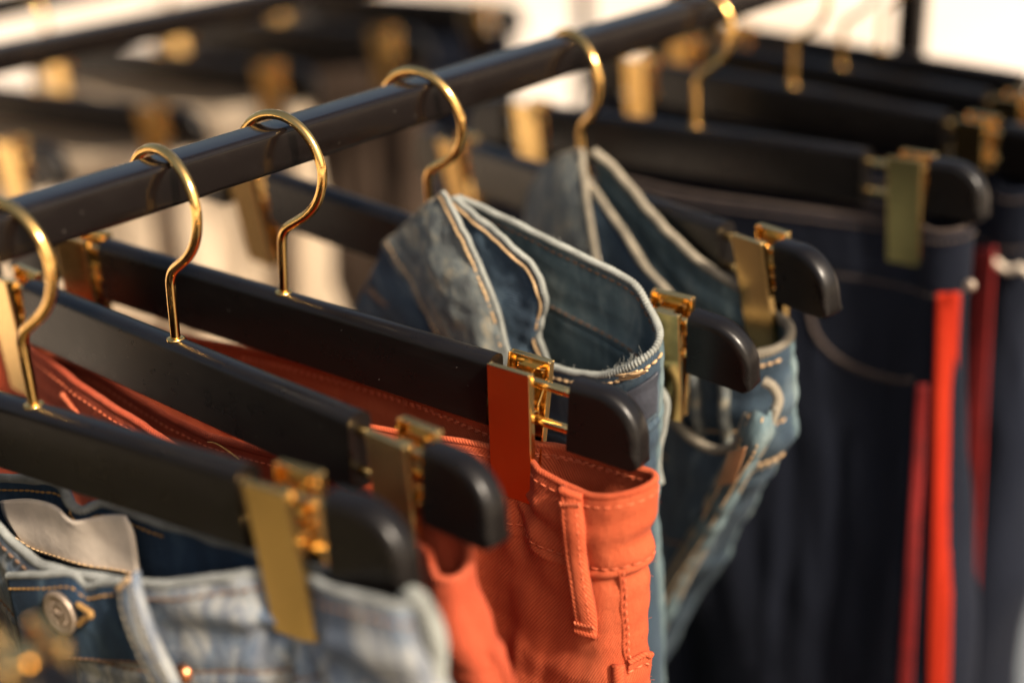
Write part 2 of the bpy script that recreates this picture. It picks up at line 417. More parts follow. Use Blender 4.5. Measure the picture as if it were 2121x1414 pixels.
hp += [(0.0252*math.cos(R(a)), 0.0586+0.0252*math.sin(R(a))) for a in np.arange(8, 166, 12)]
V, F, uv = tube_geo(catmull([(x, 0, z) for x, z in hp], 150), 0.00225, nseg=14)
V2, F2, _ = tube_geo(np.array([[0,0,-0.0015],[0,0,0.0002],[0,0,0.0006]]), np.array([0.0042,0.0040,0.0030]), nseg=16)
HOOK = mesh_of('hook', *merge([(V, F), (V2, F2)]), MT['gold_wire'])
# clip: two folded plates that meet at the foot, sleeve on the rails, wire spring
def plate_mesh(sign, emboss):
    Wd, Ht, th = 0.0212, 0.0640, 0.0010
    parts = [box_geo(-Wd/2, Wd/2, 0, th, -Ht, 0),
             box_geo(-Wd/2, -Wd/2+th, th-0.0003, 0.0040, -Ht*0.97, -0.0003), box_geo(Wd/2-th, Wd/2, th-0.0003, 0.0040, -Ht*0.97, -0.0003),
             box_geo(-Wd/2+th, Wd/2-th, th-0.0003, 0.0032, -th-0.0002, -0.0002)]
    if emboss:   # raised rib outline pressed into the plate
        for x0, x1, z0, z1 in ((-0.0068,0.0068,-0.0062,-0.0050), (-0.0068,-0.0056,-0.026,-0.0062), (0.0056,0.0068,-0.026,-0.0062)):
            parts.append(box_geo(x0, x1, th-0.0002, th+0.0007, z0, z1))
    V, F = merge(parts); V = np.array(V)
    y_top, y_bot = -0.0102, -0.0040
    V[:, 1] = V[:, 1]+y_top+(y_bot-y_top)*(-V[:, 2]/Ht)
    if sign > 0: V[:, 1] *= -1; F = [f[::-1] for f in F]
    return mesh_of('front_plate' if sign < 0 else 'back_plate', V, F, MT['gold_satin'] if sign < 0 else MT['gold'], smooth=False)
PLATE_F, PLATE_B = plate_mesh(-1, False), plate_mesh(1, True)
def sleeve_mesh():
    parts = [box_geo(-0.0040, 0.0040, -0.0090, 0.0090, -0.0052, -0.0044), box_geo(-0.0040, 0.0040, -0.0068, 0.0068, -0.0278, -0.0270),
             box_geo(-0.0040, -0.0034, -0.0030, 0.0030, -0.0106, -0.0050), box_geo(0.0034, 0.0040, -0.0030, 0.0030, -0.0106, -0.0050)]
    return mesh_of('sleeve', *merge(parts), MT['gold'], smooth=False)
SLEEVE = sleeve_mesh(); smooth_by_angle(SLEEVE)
sp = [(0.0090, 0.0085, -0.006)]+[(0.0088-0.0002*i, 0.0070-0.0012*i, -0.009-0.0025*i) for i in range(1, 5)]
sp += [(0.0080-0.0012*i/6, 0.0034*math.cos(R(60*i)), -0.0245+0.0034*math.sin(R(60*i))) for i in range(0, 15)]
sp += [(0.0055, -0.0055, -0.016), (0.0060, -0.0080, -0.008)]
V, F, uv = tube_geo(catmull(sp, 90), 0.0006, nseg=8)
SPRING = mesh_of('spring', V, F, MT['gold_wire'])

def make_hanger(k, label, slide=(0.5, 0.5), group='gold hooked trouser hangers on the front rail', full=True):
    h = empty('trouser_hanger', pose_mw(k)); tag(h, label, 'hanger', group)
    link('bar', BEAM, h)
    for sgn in (1, -1):
        e = link('end_block', ENDCAP, h)
        e.location = (sgn*(ML+GAP), 0, 0)
        if sgn < 0: e.rotation_euler = (0, 0, math.pi)
        for z in (-0.0075, -0.0245):
            q = link('clip_rail', RAIL, h); q.location = (ML if sgn > 0 else -ML-GAP, 0, z)
        c = bpy.data.objects.new('clip', None); COL.objects.link(c); c.parent = h; c.empty_display_size = 0.01
        f = slide[0] if sgn > 0 else slide[1]
        c.location = (sgn*(ML+0.0112+f*(GAP-0.0224)), 0, 0)
        if k == 'D' and sgn > 0: c.rotation_euler = (0, 0, R(9))
        bevel(link('front_plate', PLATE_F, c), 0.0006, 3); bevel(link('back_plate', PLATE_B, c), 0.0005, 3)
        link('sleeve', SLEEVE, c); link('spring', SPRING, c)
    hk = link('hook', HOOK, h); hk.rotation_euler = (0, 0, R({'A': 3, 'B': -2, 'C': 0, 'D': 2, 'E': -3, 'F': 4}.get(k, 6*math.sin(ord(k)*2.3))))
    return h
make_hanger('Z', 'black hanger whose gold clip pokes up below the blue jeans button', (0.85, 0.5))
make_hanger('A', 'black hanger with gold clips gripping the washed blue jeans', (0.35, 0.5))
make_hanger('B', 'black hanger with gold clips between the blue jeans and the coral jeans with belt loop', (0.78, 0.4))
make_hanger('C', 'black hanger with gold clips holding the coral jeans with a belt loop', (0.08, 0.35))
make_hanger('D', 'black hanger behind the peaked faded jeans with the navy patch', (0.78, 0.3))
make_hanger('E', 'black hanger turned sharply, gripping faded jeans before the raw navy ones', (0.82, 0.5))
make_hanger('F', 'black hanger gripping raw navy jeans with a bright red side tape', (0.95, 0.2))
make_hanger('G', 'black hanger just behind the red taped navy jeans', (0.5, 0.4))
make_hanger('H', 'black hanger gripping grey blue trousers near the rack post', (0.4, 1.0))
make_hanger('I', 'last black hanger on the front rail, next to the rack post', (0.5, 0.5))
for k in 'MJKLN':
    make_hanger(k, {'M': 'black hanger at the near end of the rear rail, holding cream trousers', 'J': 'black hanger on the rear rail with cream trousers, second along',
                    'K': 'black hanger on the rear rail gripping pale sand trousers', 'L': 'black hanger on the rear rail with dark brown trousers next to the sand pair', 'N': 'farthest black hanger on the rear rail, with near black trousers'}[k],
                (0.4, 0.5), 'trouser hangers on the rear rail')

# ------------------------------------------------------------------ racks
def sq_tube(P0, P1, a, rad=0.0026, up=(0,0,1)):
    P0 = np.array(P0, float); P1 = np.array(P1, float); t = (P1-P0)/np.linalg.norm(P1-P0)
    u = np.array(up, float); s_ = np.cross(t, u); s_ /= np.linalg.norm(s_); u = np.cross(s_, t)
    ring = []
    for cx_, cy_, a0 in ((1,1,0),(-1,1,90),(-1,-1,180),(1,-1,270)):
        for d in np.linspace(0, 90, 6):
            ring.append((cx_*(a/2-rad)+rad*math.cos(R(a0+d)), cy_*(a/2-rad)+rad*math.sin(R(a0+d))))
    V = [p_+s_*x+u*y for p_ in (P0, P1) for x, y in ring]; k = len(ring)
    F = [tuple(q) for q in grid_faces(2, k, True)]+[tuple(range(k)), tuple(range(k, 2*k))[::-1]]
    return V, F
RA = 0.0190; RTOP = -0.2465+0.0800
def rack(name, label, p0, p1, ztop, a, group=None):
    """rail on two posts with spread feet"""
    p0 = np.array([*p0, 0.0]); p1 = np.array([*p1, 0.0]); d = (p1-p0)/np.linalg.norm(p1-p0); nrm = np.array([-d[1], d[0], 0])
    rt = empty(name, Matrix.Translation(p0)); tag(rt, label, 'clothes rack', group)
    z = CAMZ+ztop-a/2
    off = -p0
    def part(nm, A, B, up=(0,0,1)):
        V, F = sq_tube(np.array(A)+off, np.array(B)+off, a, up=up); o = build(nm, V, F, MT['rail'], rt); smooth_by_angle(o.data, 50); return o
    part('rail', p0+[0,0,z], p1+[0,0,z])
    for q, e in ((p0, 1), (p1, -1)):
        qq = q+d*e*a/2
        part('post', qq+[0,0,a*1.02], qq+[0,0,z-a/2+0.001], up=tuple(d))
        part('foot', qq-nrm*0.24+[0,0,a/2], qq+nrm*0.24+[0,0,a/2])
    return rt
def rp(t): q = RC+RV*t; return (q[0], q[1])
rack('clothes_rack', 'black steel clothes rack whose rail carries the coral and blue jeans', rp(-0.35), rp(1.045), RTOP, RA)
# rail of the middle rack, and the rear rack that holds cream trousers
u2 = np.array([0.690, 0.7237]); a2 = np.array([-0.3404, 0.9714])
rack('clothes_rack', 'empty black steel rack between the front rail and the cream trousers', tuple(a2-u2*0.8), tuple(a2+u2*0.80), -0.197, RA)
u3 = np.array([0.595, 0.804]); a3 = np.array(POSE['M'][0][:2])
rack('clothes_rack', 'rear black clothes rack that carries the cream trousers', tuple(a3-u3*0.5), tuple(a3+u3*1.05), -0.292+0.080, RA)

# ------------------------------------------------------------------ trousers
DEPTHS_FINE = np.r_[np.arange(0, 0.050, 0.0011), np.arange(0.050, 0.13, 0.0022), np.arange(0.13, 0.30, 0.008), np.linspace(0.30, 0.95, 22)]
DEPTHS_MED = np.r_[np.arange(0, 0.05, 0.0018), np.arange(0.05, 0.16, 0.004), np.arange(0.16, 0.32, 0.012), np.linspace(0.32, 0.95, 18)]
DEPTHS_LOW = np.r_[np.arange(0, 0.06, 0.006), np.arange(0.06, 0.3, 0.02), np.linspace(0.3, 0.95, 14)]
def sstep(x, a, b): t = np.clip((x-a)/(b-a), 0, 1); return t*t*(3-2*t)
def curtain(path, closed, step, depths, band=0.036, puff=0.0011, flare=0.02, wr=0.004, seed=0, lean=None, legs=False, ridge=True, crease=0.0):
    """cloth hanging from a top edge curve: returns the grid of points, rows go down"""
    n = int(curvelen(np.vstack([path, path[:1]]) if closed else path)/step)
    T = catmull(path, n, closed)
    t = (np.roll(T, -1, 0)-np.roll(T, 1, 0)) if closed else np.gradient(T, axis=0)
    t = t[:, :2]; t /= np.linalg.norm(t, axis=1, keepdims=True)+1e-12
    N = np.stack([t[:, 1], -t[:, 0], 0*t[:, 0]], 1)
    if closed:
        k = 9; N = sum(np.roll(N, i, 0) for i in range(-k, k+1))
    else:
        k = 9; Np = np.vstack([N[:1]]*k+[N]+[N[-1:]]*k); N = sum(Np[i:i+n] for i in range(2*k+1))
    N /= np.linalg.norm(N, axis=1, keepdims=True)+1e-12
    G = np.empty((len(depths), n, 3)); arc = np.arange(n)*step
    for i, d in enumerate(depths):
        off = puff*max(0.0, 1-abs((d-band/2)/(band/2))**6) if d < band else 0.0
        if ridge: off += 0.0014*math.exp(-((d-band-0.0022)/0.0016)**2)-0.0004*math.exp(-((d-band+0.0004)/0.0006)**2)
        off += flare*sstep(d, band*0.8, 0.30)
        amp = wr*(0.22+sstep(d, band*0.6, 0.16))
        wv = np.empty(n)
        for j in range(n):
            th = 2*math.pi*arc[j]/(n*step) if closed else None
            if closed: q = Vector((math.cos(th)*n*step*9, math.sin(th)*n*step*9, d*12+seed*7.3))
            else: q = Vector((arc[j]*42, seed*3.1, d*12+seed*7.3))
            wv[j] = noise.noise(q)+0.45*noise.noise(q*2.3+Vector((3, 1, 4)))
        P = T+N*(off+amp*wv)[:, None]
        if crease:
            cr = np.array([noise.noise(Vector((arc[j]*22+seed, d*95, seed*1.7))) for j in range(n)])
            P = P+N*(crease*cr*sstep(d, 0.004, 0.018))[:, None]
        P[:, 2] -= d*(1-0.02*abs(wv)*0.2)
        if legs:
            g = sstep(d, 0.27, 0.34)*np.exp(-((P[:, 0]-(lean(d) if lean else 0))/0.03)**2)
            P[:, 1] *= (1-0.92*g)
        if lean is not None: P[:, 0] += lean(d)
        G[i] = P
    return G
def pinch(G, depths, spots, half=0.013, lim=0.0026, reach=0.030):
    """flatten the cloth where a clip grips it"""
    dd = depths[:, None]
    for s0 in spots:
        wgt = (1-sstep(np.abs(G[..., 0]-s0), half, half+0.010))*(1-sstep(dd, reach-0.008, reach+0.02))
        G[..., 1] += wgt*(np.clip(G[..., 1], -lim, lim)-G[..., 1])
    return G
def tension(G, s0, z0, amp=0.0011, folds=7, reach=0.045, seed=0):
    """folds that fan out below the foot of a clip"""
    dx = G[..., 0]-s0; dz = z0-G[..., 2]; r = np.hypot(dx, dz)+1e-6; th = np.arctan2(dx, dz)
    f = np.sin(th*folds+seed)*sstep(r, 0.004, 0.014)*(1-sstep(r, reach*0.4, reach))*(1-sstep(np.abs(th), 1.5, 2.2))
    fold = amp*f*np.sign(-G[..., 1]-1e-9)
    G[..., 1] -= fold
    return G
def nearest(G, s, z, front=True, upto=None):
    """point and outward normal of the cloth at (s, z) on its front (or back) layer"""
    nrm = normals(G, False)
    cost = (G[..., 0]-s)**2+(G[..., 2]-z)**2
    ok = (nrm[..., 1] < 0.25) if front else (nrm[..., 1] > -0.25)
    cost = np.where(ok, cost, 9); i = np.unravel_index(np.argmin(cost), cost.shape)
    return G[i], nrm[i]
def outward(G):
    """orient normals away from the loop (front layer looks to -y)"""
    nm = normals(G, False)
    mid = nm[len(nm)//3]
    return nm
def row_at(G, nm, depths, d, cols=slice(None), lift=0.0):
    i = int(np.argmin(np.abs(depths-d))); P = G[i, cols]; N = nm[i, cols]; return P+N*lift, N
def garment(k, name, label, group):
    g = empty(name, pose_mw(k)); return tag(g, label, 'trousers' if 'trouser' in name else 'jeans', group)
FR = 'trousers clipped along the front rail'
def flipfix(G, nm):
    # make the normals on the -y half point to -y
    sgn = np.sign(-(nm[..., 1]*np.sign(G[..., 1]-np.median(G[..., 1]))).mean())
    return nm*(-sgn)

# ---- C: coral jeans in focus
def coral():
    g = garment('C', 'jeans', 'bright coral twill jeans with one belt loop, on the third gold clip', FR)
    path = [(-0.196,0,-0.040),(-0.188,-0.007,-0.043),(-0.165,-0.010,-0.047),(-0.135,-0.0028,-0.045),(-0.07,-0.012,-0.050),(0,-0.014,-0.052),(0.07,-0.011,-0.047),(0.115,-0.0028,-0.0435),(0.130,-0.0028,-0.0430),
            (0.145,-0.0075,-0.0430),(0.157,-0.0100,-0.0438),(0.168,-0.0118,-0.0440),(0.1765,-0.0140,-0.0432),(0.186,-0.0135,-0.0405),(0.1945,-0.0090,-0.0372),(0.1985,-0.0025,-0.0347),(0.1955,0.0035,-0.0345),
            (0.185,0.0052,-0.0352),(0.16,0.0060,-0.0366),(0.140,0.0045,-0.0376),(0.119,0.0028,-0.037),(0.08,0.0060,-0.036),(0,0.007,-0.038),(-0.045,0.007,-0.042),(-0.09,0.006,-0.046),(-0.13,0.0028,-0.042),(-0.17,0.006,-0.042),(-0.19,0.005,-0.040)]
    D = DEPTHS_FINE
    G = curtain(path, True, 0.0013, D, band=0.0345, puff=0.0010, flare=0.020, wr=0.0026, seed=3, legs=True, crease=0.0013)
    pinch(G, D, (0.1300, -0.135), half=0.008); tension(G, 0.130, -0.060, 0.0016, 8, 0.065, 1.0)
    # the fold that tucks in between waistband and hip on the side
    s = G[..., 0]; tipw = sstep(s, 0.160, 0.205); dd = D[:, None]
    G[..., 0] += tipw*(-0.0020*np.exp(-((dd-0.024)/0.005)**2)+0.0012*np.exp(-((dd-0.033)/0.006)**2)-0.0022*np.exp(-((dd-0.041)/0.004)**2)+0.0030*sstep(dd, 0.05, 0.12))
    sheet('body', G, MT['coral'], g, True, 0.0016)
    nm = flipfix(G, normals(G, True))
    top = np.vstack([G[0], G[0][:1]])
    o = tube('folded_edge', catmull(top[::3], 900), 0.00155, MT['coral'], g, nseg=10)
    # top stitching, outside and inside, seam stitching under the waistband
    seam = np.arange(G.shape[1])
    front = np.where((G[0,:,0] > 0.02) & (G[0,:,1] < 0.0035))[0]
    P, N = row_at(G, nm, D, 0.0042, front, 0.0008); stitches('top_stitching', P, N, MT['thread_coral'], g, 0.0036, 0.0012, 0.00034)
    P, N = row_at(G, nm, D, 0.0325, front, 0.0009); stitches('waist_seam_stitching', P, N, MT['thread_coral'], g, 0.0036, 0.0012, 0.00034)
    back = np.where((G[0,:,0] > -0.04) & (G[0,:,1] > 0.0015))[0]
    P, N = row_at(G, nm, D, 0.0048, back, -0.0008); stitches('inside_stitching', P, -N, MT['thread_coral'], g, 0.0030, 0.0009, 0.00062)
    P, N = row_at(G, nm, D, 0.0058, back, -0.0008); stitches('inside_stitching', P, -N, MT['thread_coral'], g, 0.0022, 0.0020, 0.00055)
    # belt loop: a folded strip standing on the front
    def on(px, py, y=-0.013):
        q = L('C', px, py, y); 
        for _ in range(3):
            P, N = nearest(G, q[0], q[2]); q = L('C', px, py, P[1])
        return P, N
    cl = [(1194,1009),(1193,1018),(1195,1045),(1199,1090),(1204,1140),(1209,1190),(1214,1240),(1218,1285),(1219,1306)]
    pts = []; nn = []
    for i, q in enumerate(cl):
        P, N = on(*q); lift = [0.0026,0.0032,0.0034,0.0038,0.0042,0.0040,0.0036,0.0026,0.0014][i]
        pts.append(P+np.array([0, -1, 0.1])*lift*1.15); nn.append(np.array([0.12, -1, 0.05]))
    Q = catmull(pts, 70); Nn = catmull(nn, 70); Nn /= np.linalg.norm(Nn, axis=1, keepdims=True)
    T = np.gradient(Q, axis=0); T /= np.linalg.norm(T, axis=1, keepdims=True); S_ = np.cross(T, Nn); S_ /= np.linalg.norm(S_, axis=1, keepdims=True)
    if S_[0, 0] < 0: S_ = -S_
    prof = [(-0.0052,-0.0026),(-0.0054,-0.0006),(-0.0050,0.0004),(-0.0038,0.0007),(-0.0030,0.0004),(-0.0022,0.0009),(0,0.0012),(0.0022,0.0012),(0.0036,0.0008),(0.0046,0.0003),(0.0050,-0.0006),(0.0049,-0.0026)]
    wob = 1+0.05*np.sin(np.linspace(0, 9, 70))
    GG = np.array([[Q[i]+S_[i]*a*0.88*wob[i]+Nn[i]*b for a, b in prof] for i in range(70)])
    bl = sheet('belt_loop', GG[:, ::-1], MT['coral'], g, False, 0.0008)
    bl['label'] = 'standing belt loop with a double row of stitches'
    for a, b in ((-0.0027, 0.0006), (0.0027, 0.0012)):
        stitches('loop_stitching', Q+S_*a+Nn*b, Nn, MT['thread_coral'], bl, 0.0026, 0.0010, 0.00030)
    for i0 in (5, 63):
        rowp = [Q[i0]+S_[i0]*a+Nn[i0]*(0.0013+0.0003) for a in np.linspace(-0.0045, 0.0045, 12)]
        rowp = [q+T[i0]*0.0008*(1 if i % 2 else -1) for i, q in enumerate(rowp)]
        tube('bar_tack', np.array(rowp), 0.00055, MT['thread_coral'], bl, nseg=6)
    for i0, e in ((1, -1), (68, 1)):   # folded ends
        tube('folded_end', np.array([Q[i0]+S_[i0]*a+Nn[i0]*(-0.0002+0.0007*math.cos(a*260)) for a in np.linspace(-0.0052, 0.0049, 12)]), 0.0020, MT['coral'], bl, nseg=8)
    # side seam ridge with stitches, small pocket at the bottom edge
    ss = [on(1284,1184), on(1286,1220), on(1289,1260), on(1290,1300), on(1292,1340), on(1294,1372)]
    Q = catmull([a for a, b in ss], 60); N2 = catmull([b for a, b in ss], 60)
    tube('side_seam', Q+N2*0.0002, 0.0013, MT['coral'], g, nseg=8)
    stitches('side_seam_stitching', Q+N2*0.0009+np.array([0.0021, 0, 0]), N2, MT['thread_coral'], g, 0.0026, 0.0011, 0.00042)
    pk = [on(1292,1372), on(1310,1372), on(1330,1364), on(1350,1352)]
    Q = catmull([a for a, b in pk], 40); N2 = catmull([b for a, b in pk], 40)
    rows = [Q+N2*o_+np.array([0, 0, -z_]) for z_, o_ in ((0, 0.0018), (0.0015, 0.0026), (0.006, 0.0020), (0.02, 0.0022), (0.06, 0.0020))]
    pkt = sheet('coin_pocket', catmull_rows(rows, 24), MT['coral'], g, False, 0.0012)
    tube('pocket_edge', Q+N2*0.0026, 0.0014, MT['coral'], pkt, nseg=8)
    for z_ in (0.0048, 0.0165):
        stitches('pocket_stitching', Q+N2*0.0030+np.array([0, 0, -z_]), N2, MT['thread_coral'], pkt, 0.0028, 0.0013, 0.00045)
    e = [on(1283,1378), on(1284,1395), on(1286,1425)]
    tube('pocket_tack', catmull([a+np.array([0,-0.002,0]) for a, b in e], 20), 0.0030, MT['coral'], pkt, nseg=10)
    # loose fibres standing off the right outline
    Vf, Ff = [], []
    cand = np.argwhere((G[..., 0] > 0.192) & (G[..., 2] > -0.16))
    for i in rng.choice(len(cand), 110, replace=False):
        a, b = cand[i]; P = G[a, b]; N = nm[a, b]
        e1 = P+N*0.0013*random.random()+rng.normal(0, 0.0006, 3)+N*0.0009
        V_, F_, _ = tube_geo(np.array([P, (P+e1)/2+rng.normal(0, 0.0004, 3), e1]), 0.00006, nseg=3, cap=False)
        k = len(Vf); Vf += [tuple(v) for v in V_]; Ff += [tuple(q+k for q in f) for f in F_]
    fz = build('loose_fibres', Vf, Ff, MT['thread_coral'], g); fz['kind'] = 'stuff'
def catmull_rows(rows, nv):
    A = np.array(rows); return np.stack([catmull(A[:, j], nv) for j in range(A.shape[1])], 1)
coral()

# ---- B: rust red jeans just before
def rust():
    g = garment('B', 'jeans', 'rust coral jeans with sagging waistband, squeezed behind the washed blue jeans', FR)
    P = lambda px, py, y: L('B', px, py, y)
    path = [(-0.19,-0.002,-0.036),(-0.165,-0.008,-0.036),(-0.135,-0.004,-0.034),P(70,725,-0.006),P(150,785,-0.009),P(230,840,-0.010),P(310,890,-0.010),(0.03,-0.010,-0.050),(0.09,-0.009,-0.048),(0.128,-0.006,-0.045),(0.147,-0.0035,-0.0455),
            P(878,1138,-0.004),P(890,1178,-0.006),P(912,1198,-0.007),P(940,1200,-0.005),P(962,1185,-0.001),P(972,1150,0.002),P(966,1118,0.004),(0.158,0.004,-0.034),(0.13,0.005,-0.037),P(577,945,0.006),P(430,902,0.007),P(300,836,0.008),(-0.08,0.007,-0.041),P(100,735,0.006),(-0.15,0.005,-0.038),(-0.18,0.004,-0.036)]
    D = DEPTHS_MED
    G = curtain(path, True, 0.0017, D, band=0.036, puff=0.001, flare=0.012, wr=0.003, seed=11, legs=True, lean=lambda d: 0.0, crease=0.0014)
    pinch(G, D, (0.1439, -0.137))
    s = G[..., 0]; dd = D[:, None]
    G[..., 0] += sstep(s, 0.14, 0.18)*(0.022*sstep(dd, 0.008, 0.055))
    sheet('body', G, MT['rust'], g, True, 0.0020)
    nm = flipfix(G, normals(G, True))
    tube('folded_edge', catmull(np.vstack([G[0], G[0][:1]])[::3], 700), 0.0019, MT['rust'], g, nseg=9)
    fr = np.where((G[0,:,0] < 0.02) & (G[0,:,1] < -0.001))[0]
    a, b = row_at(G, nm, D, 0.0048, fr, 0.001); stitches('top_stitching', a, b, MT['thread_coral'], g, 0.003, 0.0013, 0.0005)
    bk = np.where((G[0,:,1] > 0.002) & (G[0,:,0] > -0.15) & (G[0,:,0] < 0.14))[0]
    a, b = row_at(G, nm, D, 0.0060, bk, -0.001); stitches('inside_stitching', a, -b, MT['thread_coral'], g, 0.003, 0.0013, 0.0005)
    q, nn = nearest(G, -0.077, -0.0502)
    tube('bar_tack', np.array([q+np.array([x, -0.0016+0.0004*math.sin(x*3000), -x*0.5]) for x in np.linspace(-0.006, 0.007, 12)]), 0.0016, MT['thread_coral'], g, nseg=8)
    th = [(430,915),(445,917),(470,932),(495,950)]
    tube('loose_thread', catmull([L('B', x, y, -0.004) for x, y in th], 30), 0.0003, MT['thread_gold'], g, nseg=6)
    e = [L('B', x, y, -0.012) for x, y in ((1020,1345),(1040,1372),(1062,1420),(1075,1460))]
    tube('side_seam', catmull(e, 30), 0.0018, MT['rust'], g, nseg=8, pitch=0.0016, amp=0.2)
rust()

# ---- A: washed blue jeans with label and button
def blue():
    g = garment('A', 'jeans', 'washed blue jeans with a metal button, belt loop and pale inner label', FR)
    P = lambda px, py, y: L('A', px, py, y)
    path = [(-0.19,-0.004,-0.040),(-0.15,-0.012,-0.046),(-0.125,-0.006,-0.044),(-0.07,-0.013,-0.050),P(-60,1050,-0.012),P(0,1092,-0.013),P(60,1150,-0.015),P(130,1182,-0.016),P(200,1195,-0.016),P(250,1203,-0.015),P(300,1207,-0.014),P(400,1205,-0.012),P(500,1192,-0.007),P(560,1195,-0.004),P(620,1205,-0.005),P(690,1222,-0.010),P(760,1240,-0.013),P(830,1258,-0.012),
            P(872,1256,-0.006),P(880,1244,0.001),P(850,1218,0.005),P(760,1195,0.006),P(640,1170,0.003),P(560,1150,0.003),P(400,1100,0.006),P(300,1072,0.008),P(238,1050,0.009),P(205,1042,0.007),P(182,1047,0.004),P(163,1060,0.002),P(147,1047,0.003),P(138,1018,0.006),P(118,999,0.008),P(60,992,0.008),P(0,989,0.008),P(-60,986,0.008),(-0.12,0.004,-0.040),(-0.17,0.006,-0.038)]
    D = DEPTHS_MED
    G = curtain(path, True, 0.0016, D, band=0.040, puff=0.0012, flare=0.02, wr=0.005, seed=21, legs=True, crease=0.0022)
    pinch(G, D, (0.1364, -0.139)); tension(G, 0.1364, -0.060, 0.0028, 7, 0.075, 0.5)
    s = G[..., 0]; dd = D[:, None]
    G[..., 0] += sstep(s, 0.15, 0.195)*0.006*sstep(dd, 0.0, 0.04)
    n = G.shape[1]
    isback = np.zeros(n, bool); i0 = np.argmax(G[0, :, 0]); isback[i0+6:] = True
    fr = np.where(~isback)[0]; bk = np.where(isback)[0]
    sheet('front_panel', G[:, np.r_[fr, bk[:1]]], MT['denim_blue'], g, False, 0.0018)
    bks = np.r_[bk, fr[:1]]
    nb = normals(G, False)
    sheet('back_outside', G[:, bks]+nb[:, bks]*0.0017, MT['denim_blue'], g, False, 0.0006)
    sheet('back_panel', G[:, bks], MT['denim_indigo'], g, False, 0.0018)
    nm = flipfix(G, normals(G, True))
    overlock('overlock_edge', np.vstack([G[0], G[0][:1]]), 0.0019, MT['overlock_blue'], g)
    sel = np.where(~isback & (G[0,:,0] > -0.06))[0]
    a, b = row_at(G, nm, D, 0.0050, sel, 0.0012); stitches('top_stitching', a, b, MT['thread_brown'], g, 0.0034, 0.0012, 0.00065)
    a, b = row_at(G, nm, D, 0.0400, sel, 0.0012); stitches('waist_seam_stitching', a, b, MT['thread_brown'], g, 0.0034, 0.0005, 0.0006)
    selb = np.where(isback & (G[0,:,0] > -0.10) & (G[0,:,0] < 0.06))[0]
    a, b = row_at(G, nm, D, 0.0046, selb, -0.0012); stitches('inside_stitching', a, -b, MT['thread_gold'], g, 0.0036, 0.0004, 0.00055)
    # pale leather label inside the back
    def patch3(rows, nu=24, nv=14):
        A = np.array([catmull(r, nu) for r in rows]); return catmull_rows(list(A), nv)
    yb = 0.0030
    lab = patch3([[P(2,1036,yb),P(60,1033,yb),P(115,1048,yb-.002),P(148,1078,yb-.005),P(185,1073,yb-.003),P(225,1066,yb),P(258,1068,yb)],
                  [P(8,1065,yb),P(60,1068,yb),P(115,1085,yb-.002),P(150,1105,yb-.004),P(190,1102,yb-.003),P(235,1095,yb),P(275,1100,yb)],
                  [P(22,1090,yb-.001),P(65,1112,yb-.001),P(115,1128,yb-.003),P(155,1140,yb-.004),P(195,1142,yb-.003),P(240,1145,yb-.001),P(283,1140,yb)],
                  [P(40,1115,yb-.001),P(75,1140,yb-.001),P(115,1155,yb-.003),P(155,1168,yb-.004),P(200,1178,yb-.003),P(245,1185,yb-.001),P(290,1195,yb)]])
    lb = sheet('inner_label', lab, MT['label_cloth'], g, False, 0.0012); lb['label'] = 'pale inner label sewn to the back'
    rim = lab[-2]; stitches('label_stitching', rim+np.array([0,-0.0012,0]), np.tile([0,-1,0.2], (len(rim),1)), MT['thread_tan'], lb, 0.003, 0.0005, 0.0004)
    # fly flap with button
    yp = -0.0185
    fl = patch3([[P(18,1192,yp),P(90,1190,yp-.001),P(158,1190,yp),P(178,1211,yp+.001),P(215,1206,yp+.001),P(248,1203,yp+.002)],
                 [P(28,1245,yp-.001),P(95,1245,yp-.003),P(160,1245,yp-.002),P(185,1255,yp),P(225,1255,yp),P(262,1255,yp+.002)],
                 [P(40,1300,yp-.001),P(105,1305,yp-.002),P(165,1310,yp-.001),P(200,1315,yp),P(240,1315,yp),P(285,1318,yp+.002)],
                 [P(50,1355,yp),P(115,1362,yp),P(180,1365,yp),P(220,1368,yp+.001),P(260,1370,yp+.001),P(305,1372,yp+.003)]], 40, 30)
    fo = sheet('fly_flap', fl, MT['denim_indigo'], g, False, 0.0022); fo['label'] = 'buttoned fly end of the waistband'
    overlock('flap_edge', fl[0], 0.0016, MT['overlock_blue'], fo)
    tube('flap_side_edge', fl[:, 0], 0.0011, MT['overlock_warm'], fo, nseg=8)
    e = fl[2]+np.array([0,-0.0014,-0.0025]); stitches('flap_stitching', e, np.tile([0,-1,0.1], (len(e),1)), MT['thread_gold'], fo, 0.0034, 0.0004, 0.00052)
    e = fl[-2]+np.array([0,-0.0016,0]); stitches('flap_stitching', e, np.tile([0,-1,0.1], (len(e),1)), MT['thread_brown'], fo, 0.0034, 0.0004, 0.00052)
    bc = P(125,1268,yp-.0045)
    V, F = [], []; segs = 40
    prof = [(r_*1.13, h_) for r_, h_ in [(0.0,0.0005),(0.0022,0.0004),(0.0030,0.0009),(0.0036,0.0004),(0.0056,0.0004),(0.0064,0.0011),(0.0080,0.0013),(0.0084,0.0003),(0.0080,-0.0010),(0.0040,-0.0014),(0.0030,-0.0050)]]
    for r_, h_ in prof:
        for i in range(segs):
            a = 2*math.pi*i/segs
            hh = h_+(0.00035*max(0, math.sin(a*9)) if 0.0050 < r_ < 0.006 else 0)
            V.append((bc[0]+r_*math.cos(a), bc[1]-hh, bc[2]+r_*math.sin(a)))
    F = [tuple(q) for q in grid_faces(len(prof), segs, True)]
    bt = build('button', V, F, MT['button'], fo)
    em = []
